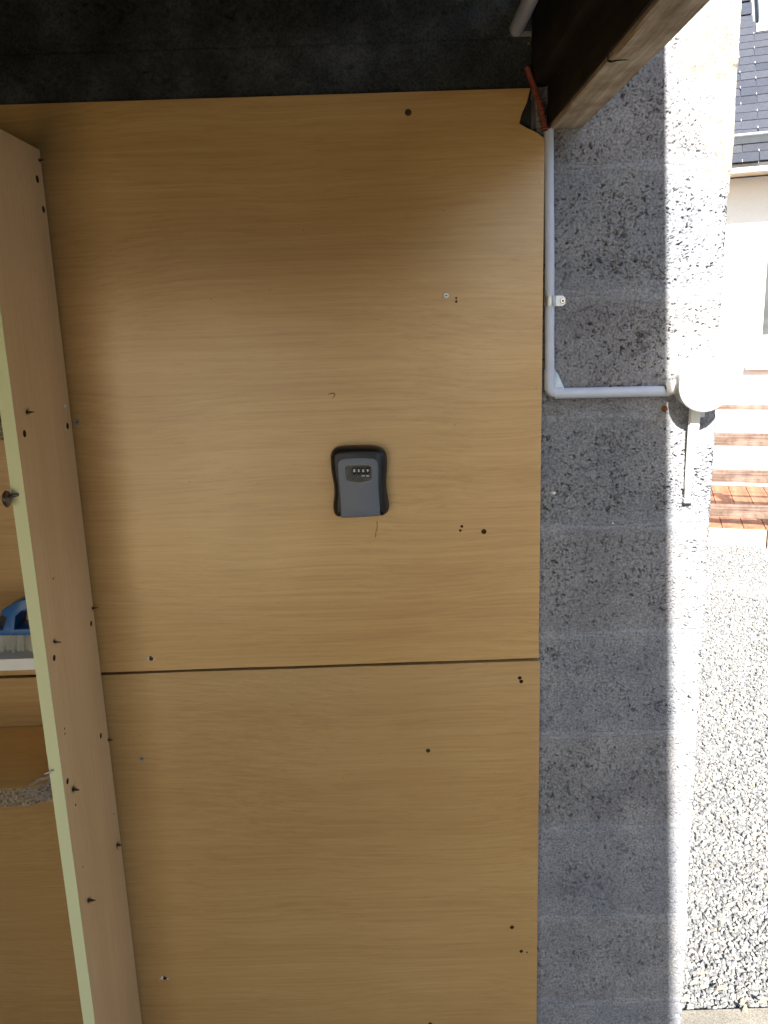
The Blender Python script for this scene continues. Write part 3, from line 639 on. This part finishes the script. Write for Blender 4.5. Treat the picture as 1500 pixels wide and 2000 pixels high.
for x, ch in zip((692, 700.6, 709.4, 718.2), '8089'):
    c = on_y(x, 919.5, YC); c[1] = YC+.0062
    d = obj('number_dial', *discg((c[0]-.0028, c[1], c[2]), (1, 0, 0), [(0, .0066), (.0006, .0074), (.0050, .0074), (.0056, .0066)], 20), 'dialdark', ks, sm=35, origin=(c[0], c[1], c[2]))
    g = bpy.data.objects.new('digit', dm[ch]); COL.objects.link(g); g.parent = d; g.location = (0, -.0075, 0); g.rotation_euler = (math.pi/2, 0, 0); g.scale = (.9, 1, 1)
    for zz in (912.2, 929.5):
        q = on_y(x, zz, YC); obj('ridge', *boxg((q[0]-.0026, YC-.0004, q[2]-.0006), (q[0]+.0026, YC+.0012, q[2]+.0006)), 'digit' if zz > 920 and x > 705 else 'dialdark', d)
p = on_y(736, 1035, PY)

# a hair-thin fibre below the key safe
q = [on_y(*k, PY-.001) for k in ((736, 1018), (737, 1030), (734, 1040), (733, 1050))]
tag(obj('hanging_fibre', *tubeg(q, .0004, 5), 'darkscrew', None, origin=q[0]), 'thin dark fibre hanging below the key safe', 'fibre')

# ================================================================== HOUSE ACROSS THE YARD
YAW = math.radians(19); U_ = np.array([math.cos(YAW), -math.sin(YAW), 0]); N_ = np.array([-math.sin(YAW), -math.cos(YAW), 0]); Z_ = np.array([0, 0, 1.0])
Q0 = on_y(1460, 640, 7.2); Q0[2] = 0
def fac(px_, py_, off=0): return on_plane(px_, py_, Q0+N_*off, N_)
def uz(p): d = np.array(p)-Q0; return float(d@U_), float(d[2])
def hp(u, off, z): return Q0+U_*u+N_*off+Z_*z
def hbox(u0, u1, o0, o1, z0, z1): return frameg(hp(u0, o0, z0), U_, N_, Z_, u1-u0, o1-o0, z1-z0)
OV = .42
ze0 = uz(fac(1460, 336, OV))[1]; ze1 = uz(fac(1460, 321, OV))[1]
hs = thing('slate_roofed_house', 'white rendered house with slate roof across the gravel yard, at right', 'house', hp(0, 0, 0))
uw0 = uz(fac(1492, 600))[0]; zw1 = uz(fac(1495, 432))[1]; zw0 = uz(fac(1495, 655))[1]
ww = 1.2; HZ = ze0+.02
hw_ = join([hbox(-4, uw0, -6, 0, 0, HZ), hbox(uw0+ww, 9, -6, 0, 0, HZ), hbox(uw0, uw0+ww, -6, 0, 0, zw0), hbox(uw0, uw0+ww, -6, 0, zw1, HZ), hbox(uw0, uw0+ww, -6, -.3, zw0, zw1)])
obj('wall', *hw_, 'render', hs)
wn = obj('window', *join([hbox(uw0, uw0+.06, -.20, -.13, zw0, zw1), hbox(uw0+ww-.06, uw0+ww, -.20, -.13, zw0, zw1), hbox(uw0+.06, uw0+ww-.06, -.20, -.13, zw0, zw0+.06), hbox(uw0+ww/2-.04, uw0+ww/2+.04, -.20, -.132, zw0+.06, zw1-.26)]), 'frame', hs)
obj('pane', *hbox(uw0+.06, uw0+ww-.06, -.18, -.165, zw0+.06, zw1-.2), 'glass', wn)
for i in range(6): obj('shutter_slat', *hbox(uw0+.02, uw0+ww-.02, -.12, -.105, zw1-.045*(i+1)+.003, zw1-.045*i), 'fascia', wn)
us_, zsl = uz(fac(1457, 722, .06)); zsh = uz(fac(1457, 711, .06))[1]
obj('window_sill', *hbox(us_, us_+ww+.3, -.15, .07, zsl, zsh), 'sillstone', hs)
obj('soffit', *hbox(-4.3, 9.3, .001, OV-.003, ze0+.03, ze0+.045), 'soffit', hs)
obj('fascia', *hbox(-4.3, 9.3, OV-.002, OV+.022, ze0, ze1), 'fascia', hs)
PT = math.radians(45); SU = -N_*math.cos(PT)+Z_*math.sin(PT); SN = N_*math.sin(PT)+Z_*math.cos(PT)
E0 = hp(0, OV+.05, ze1+.004)
def rp(u, s, h=0): return E0+U_*u+SU*s+SN*h
def on_roof(px_, py_): q = on_plane(px_, py_, E0, SN)-E0; return float(q@U_), float(q@SU)
roof = obj('roof', *frameg(rp(-4.3, .0, -.06), U_, SU, SN, 13.6, 5.2, .05), 'gdark', hs)
obj('roof_back', *frameg(rp(-4.3, 5.2, -.06), U_, -SN, SU, 13.6, 5.2, .05), 'gdark', hs)
sg1, sg0 = on_roof(1460, 262)[1], on_roof(1460, 287)[1]
EXP, SW = .115, .245
me_s = None
cand = []
rows = []; s_ = 0.0
while s_ < sg0-.03: rows.append(s_); s_ += EXP
NB = len(rows); s_ = sg0+.10
while s_ < 5.0: rows.append(s_); s_ += EXP
uv0, uv1 = on_roof(1425, 120)[0], on_roof(1560, 120)[0]
skc = on_roof(1481, 50)
for r, s0 in enumerate(rows):
    u = -4.2+(SW/2 if r % 2 else 0)
    while u < 9.2:
        cand.append((u, s0, r)); u += SW
cand.sort(key=lambda c: abs(c[0]-(uv0+uv1)/2-.1)+abs(c[1]-1.2)*.7)
slv, slf = frameg((0, 0, 0), (1, 0, 0), (0, 1, 0), (0, 0, 1), SW-.005, .215, .006)
sme = bpy.data.meshes.new('slate'); sme.from_pydata(slv, [], slf); sme.materials.append(MAT['slate'])
RM = Matrix(((U_[0], SU[0], SN[0], 0), (U_[1], SU[1], SN[1], 0), (U_[2], SU[2], SN[2], 0), (0, 0, 0, 1)))
far = []
hooks = []
for i, (u, s0, r) in enumerate(cand):
    if u+SW > skc[0]-.02 and u < skc[0]+.82 and s0+.12 > skc[1]-.02 and s0 < skc[1]+1.0: continue
    j = random.uniform(-.003, .003); p_ = rp(u+.0025+j, s0+random.uniform(-.004, .004), .009+random.uniform(0, .002))
    M4 = Matrix.Translation(p_) @ RM @ Matrix.Rotation(-.052, 4, 'X') @ Matrix.Rotation(random.gauss(0, .006), 4, 'Z')
    if i < 295: instance('slate', sme, M4, hs)
    else: far.append(([tuple(M4 @ Vector(v)) for v in slv], slf))
    if i < 900:
        c = rp(u+SW/2, s0-.006, .012); hooks.append(frameg(c-U_*.0022, U_, SU, SN, .0044, .026, .007))
tag(obj('slates', *join(far), 'slate', hs), kind='stuff')
tag(obj('slate_hooks', *join(hooks), 'hook', hs), kind='stuff')
# zinc gutter standing on the slope
obj('roof_gutter', *join([frameg(rp(-4.2, sg0+.02, .018), U_, SU, SN, 13.4, .004, .075), frameg(rp(-4.2, sg0+.008, .093), U_, SU, SN, 13.4, .020, .012)]), 'gutter', hs)
obj('gutter_flashing', *frameg(rp(-4.2, sg0+.0255, .016), U_, SU, SN, 13.4, .09, .003), 'gdark', hs)
# roof window
a = skc
sk = obj('skylight', *join([frameg(rp(a[0], a[1], .015), U_, SU, SN, .06, 1.0, .07), frameg(rp(a[0]+.74, a[1], .015), U_, SU, SN, .06, 1.0, .07), frameg(rp(a[0]+.06, a[1], .015), U_, SU, SN, .68, .06, .07), frameg(rp(a[0]+.06, a[1]+.94, .015), U_, SU, SN, .68, .06, .07)]), 'gutter', hs)
obj('pane', *frameg(rp(a[0]+.06, a[1]+.06, .05), U_, SU, SN, .68, .88, .01), 'fascia', sk)  # bright reflection in the pane painted as plain white
obj('skylight_flashing', *frameg(rp(a[0]-.02, a[1]-.135, .022), U_, SU, SN, .84, .13, .004), 'fascia', sk)

# ---- deck, kerb and rails
kq = on_z(1440, 1033, .115); ko = float((kq-Q0)@N_)
deck = thing('timber_deck', 'red brown timber deck in front of the white house', 'deck', hp(0, ko-.4, 0))
bw = .145; dv, df = frameg((0, 0, 0), (1, 0, 0), (0, 1, 0), (0, 0, 1), bw-.006, ko-.05, .024)
grv = []
dme = bpy.data.meshes.new('deck_board'); dme.from_pydata(dv, [], df); dme.materials.append(MAT['deckwood'])
for i in range(46):
    u = -2.4+i*bw; p_ = hp(u, ko-.047, .093)
    M4 = Matrix(((U_[0], -N_[0], 0, p_[0]), (U_[1], -N_[1], 0, p_[1]), (0, 0, 1, p_[2]+random.uniform(-.001, .001)), (0, 0, 0, 1)))
    instance('deck_board', dme, M4, deck)
obj('joist', *join([hbox(-2.4, 4.2, o_, o_+.05, .0, .09) for o_ in (.1, .5, ko-.15)]), 'darkwood', deck)
uk = uz(fac(1497.5, 1045, ko))[0]
for i, (a_, b_) in enumerate(((uk-2.006, uk-1.006), (uk-1.0, uk), (uk+.008, uk+1.0), (uk+1.006, uk+2.0))):
    k = obj('kerb_stone', *hbox(a_, b_, ko-.045, ko, -.05, .108), 'kerb', None, origin=hp((a_+b_)/2, ko, 0)); bevel(k, .004, 2)
    tag(k, ['kerb stone hidden behind the block wall end, before the deck', 'pinkish kerb stone between gravel and deck, beside the block wall end', 'kerb stone past the dark joint at the right picture edge', 'last kerb stone to the right along the deck'][i], 'kerb stone', 'kerb stones edging the deck')
rail = thing('timber_railing', 'horizontal timber plank railing along the deck edge, before the white house', 'railing', hp(0, ko-.08, .12))
for y0, y1 in ((791, 801), (846, 872), (918, 943.5), (986.5, 1012.5)):
    za, zb_ = uz(fac(1450, y1, ko-.08))[1], uz(fac(1450, y0, ko-.08))[1]
    M4 = Matrix(((U_[0], -N_[0], 0, 0), (U_[1], -N_[1], 0, 0), (0, 0, 1, 0), (0, 0, 0, 1))); p_ = hp(-2.2, ko-.08, za); M4.translation = p_
    v, f = frameg((0, 0, 0), (1, 0, 0), (0, 1, 0), (0, 0, 1), 6.2, .03, zb_-za)
    me = bpy.data.meshes.new('rail'); me.from_pydata(v, [], f); me.materials.append(MAT['railwood']); o = instance('rail', me, M4, rail); bevel(o, .004, 2)
up_ = uz(fac(1512, 900, ko-.12))[0]
for u in (up_, up_+1.5, up_-1.8, up_+3.0): obj('post', *hbox(u, u+.08, ko-.195, ko-.112, .12, uz(fac(1450, 791, ko-.08))[1]-.01), 'railwood', rail)

# ---- gravel
def gravel():
    me = bpy.data.meshes.new('gravel')
    pts = [(.30, 1.61), (6.2, 1.61), (6.2, 3.0)]
    a = Q0+U_*3.2+N_*(ko+.004); b = Q0+U_*(-3.2)+N_*(ko+.004)
    poly = [(.20, 1.615, -.018), (5.6, 1.615, -.018), (a[0], a[1], -.018), (b[0], b[1], -.018), (.20, b[1], -.018)]
    me.from_pydata(poly, [], [tuple(range(5))]); me.materials.append(MAT['ground'])
    o = bpy.data.objects.new('gravel', me); COL.objects.link(o); tag(o, kind='stuff')
    ng = bpy.data.node_groups.new('gravel_nodes', 'GeometryNodeTree')
    ng.interface.new_socket('Geometry', in_out='INPUT', socket_type='NodeSocketGeometry'); ng.interface.new_socket('Geometry', in_out='OUTPUT', socket_type='NodeSocketGeometry')
    N = ng.nodes.new; L = ng.links.new; gi, go = N('NodeGroupInput'), N('NodeGroupOutput'); jo = N('GeometryNodeJoinGeometry'); L(gi.outputs[0], jo.inputs[0])
    for layer, (dens, dz, s0, s1) in enumerate(((9000, .0, .0042, .0080), (7500, .004, .0028, .0080))):
        d = N('GeometryNodeDistributePointsOnFaces'); d.inputs['Density'].default_value = dens; d.inputs['Seed'].default_value = 3+layer; L(gi.outputs[0], d.inputs['Mesh'])
        rz = N('FunctionNodeRandomValue'); rz.data_type = 'FLOAT_VECTOR'; rz.inputs[0].default_value = (0, 0, dz); rz.inputs[1].default_value = (0, 0, dz+.010); rz.inputs['Seed'].default_value = 9+layer
        sp = N('GeometryNodeSetPosition'); L(d.outputs['Points'], sp.inputs['Geometry']); L(rz.outputs[0], sp.inputs['Offset'])
        st = N('GeometryNodeStoreNamedAttribute'); st.data_type = 'FLOAT'; st.domain = 'POINT'; st.inputs['Name'].default_value = 'tone'
        rt = N('FunctionNodeRandomValue'); rt.data_type = 'FLOAT'; rt.inputs['Seed'].default_value = 21+layer
        L(sp.outputs[0], st.inputs['Geometry']); L(rt.outputs[1], st.inputs['Value'])
        ic = N('GeometryNodeMeshIcoSphere'); ic.inputs['Radius'].default_value = 1; ic.inputs['Subdivisions'].default_value = 2
        nz = N('ShaderNodeTexNoise'); nz.inputs['Scale'].default_value = 1.3+layer*.4; nz.inputs['Detail'].default_value = 1
        vm = N('ShaderNodeVectorMath'); vm.operation = 'SUBTRACT'; vm.inputs[1].default_value = (.5, .5, .5); L(nz.outputs['Color'], vm.inputs[0])
        sp2 = N('GeometryNodeSetPosition'); L(ic.outputs[0], sp2.inputs['Geometry']); vs = N('ShaderNodeVectorMath'); vs.operation = 'SCALE'; vs.inputs['Scale'].default_value = 1.5; L(vm.outputs[0], vs.inputs[0]); L(vs.outputs[0], sp2.inputs['Offset'])
        sm = N('GeometryNodeSetMaterial'); sm.inputs['Material'].default_value = MAT['stone']; L(sp2.outputs[0], sm.inputs['Geometry'])
        rr = N('FunctionNodeRandomValue'); rr.data_type = 'FLOAT_VECTOR'; rr.inputs[1].default_value = (6.28, 6.28, 6.28); rr.inputs['Seed'].default_value = 31+layer
        rs = N('FunctionNodeRandomValue'); rs.data_type = 'FLOAT_VECTOR'; rs.inputs[0].default_value = (s0, s0, s0*.55); rs.inputs[1].default_value = (s1, s1, s1*.6); rs.inputs['Seed'].default_value = 41+layer
        ip = N('GeometryNodeInstanceOnPoints'); L(st.outputs[0], ip.inputs['Points']); L(sm.outputs[0], ip.inputs['Instance']); L(rr.outputs[0], ip.inputs['Rotation']); L(rs.outputs[0], ip.inputs['Scale'])
        L(ip.outputs[0], jo.inputs[0])
    L(jo.outputs[0], go.inputs[0])
    md = o.modifiers.new('gravel', 'NODES'); md.node_group = ng
gravel()
# a few dry leaves on the gravel near the apron
for q, r, lb in (((1408, 1931), .3, 'yellowish dry leaf on the gravel nearest the block wall end'), ((1456, 1973), 1.2, 'long dry leaf on the gravel by the apron edge'), ((1491, 1957), 2.2, 'dry leaf on the gravel at the right picture edge')):
    p = on_z(*q, .022); V = []; L_ = .011
    for t in np.linspace(-1, 1, 7):
        wd = .0042*(1-t*t); V += [(p[0]+math.cos(r)*t*L_-math.sin(r)*wd, p[1]+math.sin(r)*t*L_+math.cos(r)*wd, .026+.002*t*t), (p[0]+math.cos(r)*t*L_+math.sin(r)*wd, p[1]+math.sin(r)*t*L_-math.cos(r)*wd, .0255+.003*t)]
    V2 = V+[(a, b, c-.0008) for a, b, c in V]; fs = [(2*i, 2*i+1, 2*i+3, 2*i+2) for i in range(6)]+[(14+2*i, 14+2*i+2, 14+2*i+3, 14+2*i+1) for i in range(6)]
    tag(obj('dry_leaf', V2, fs, 'leaf', None, origin=tuple(p)), lb, 'leaf', 'dry leaves on the gravel')
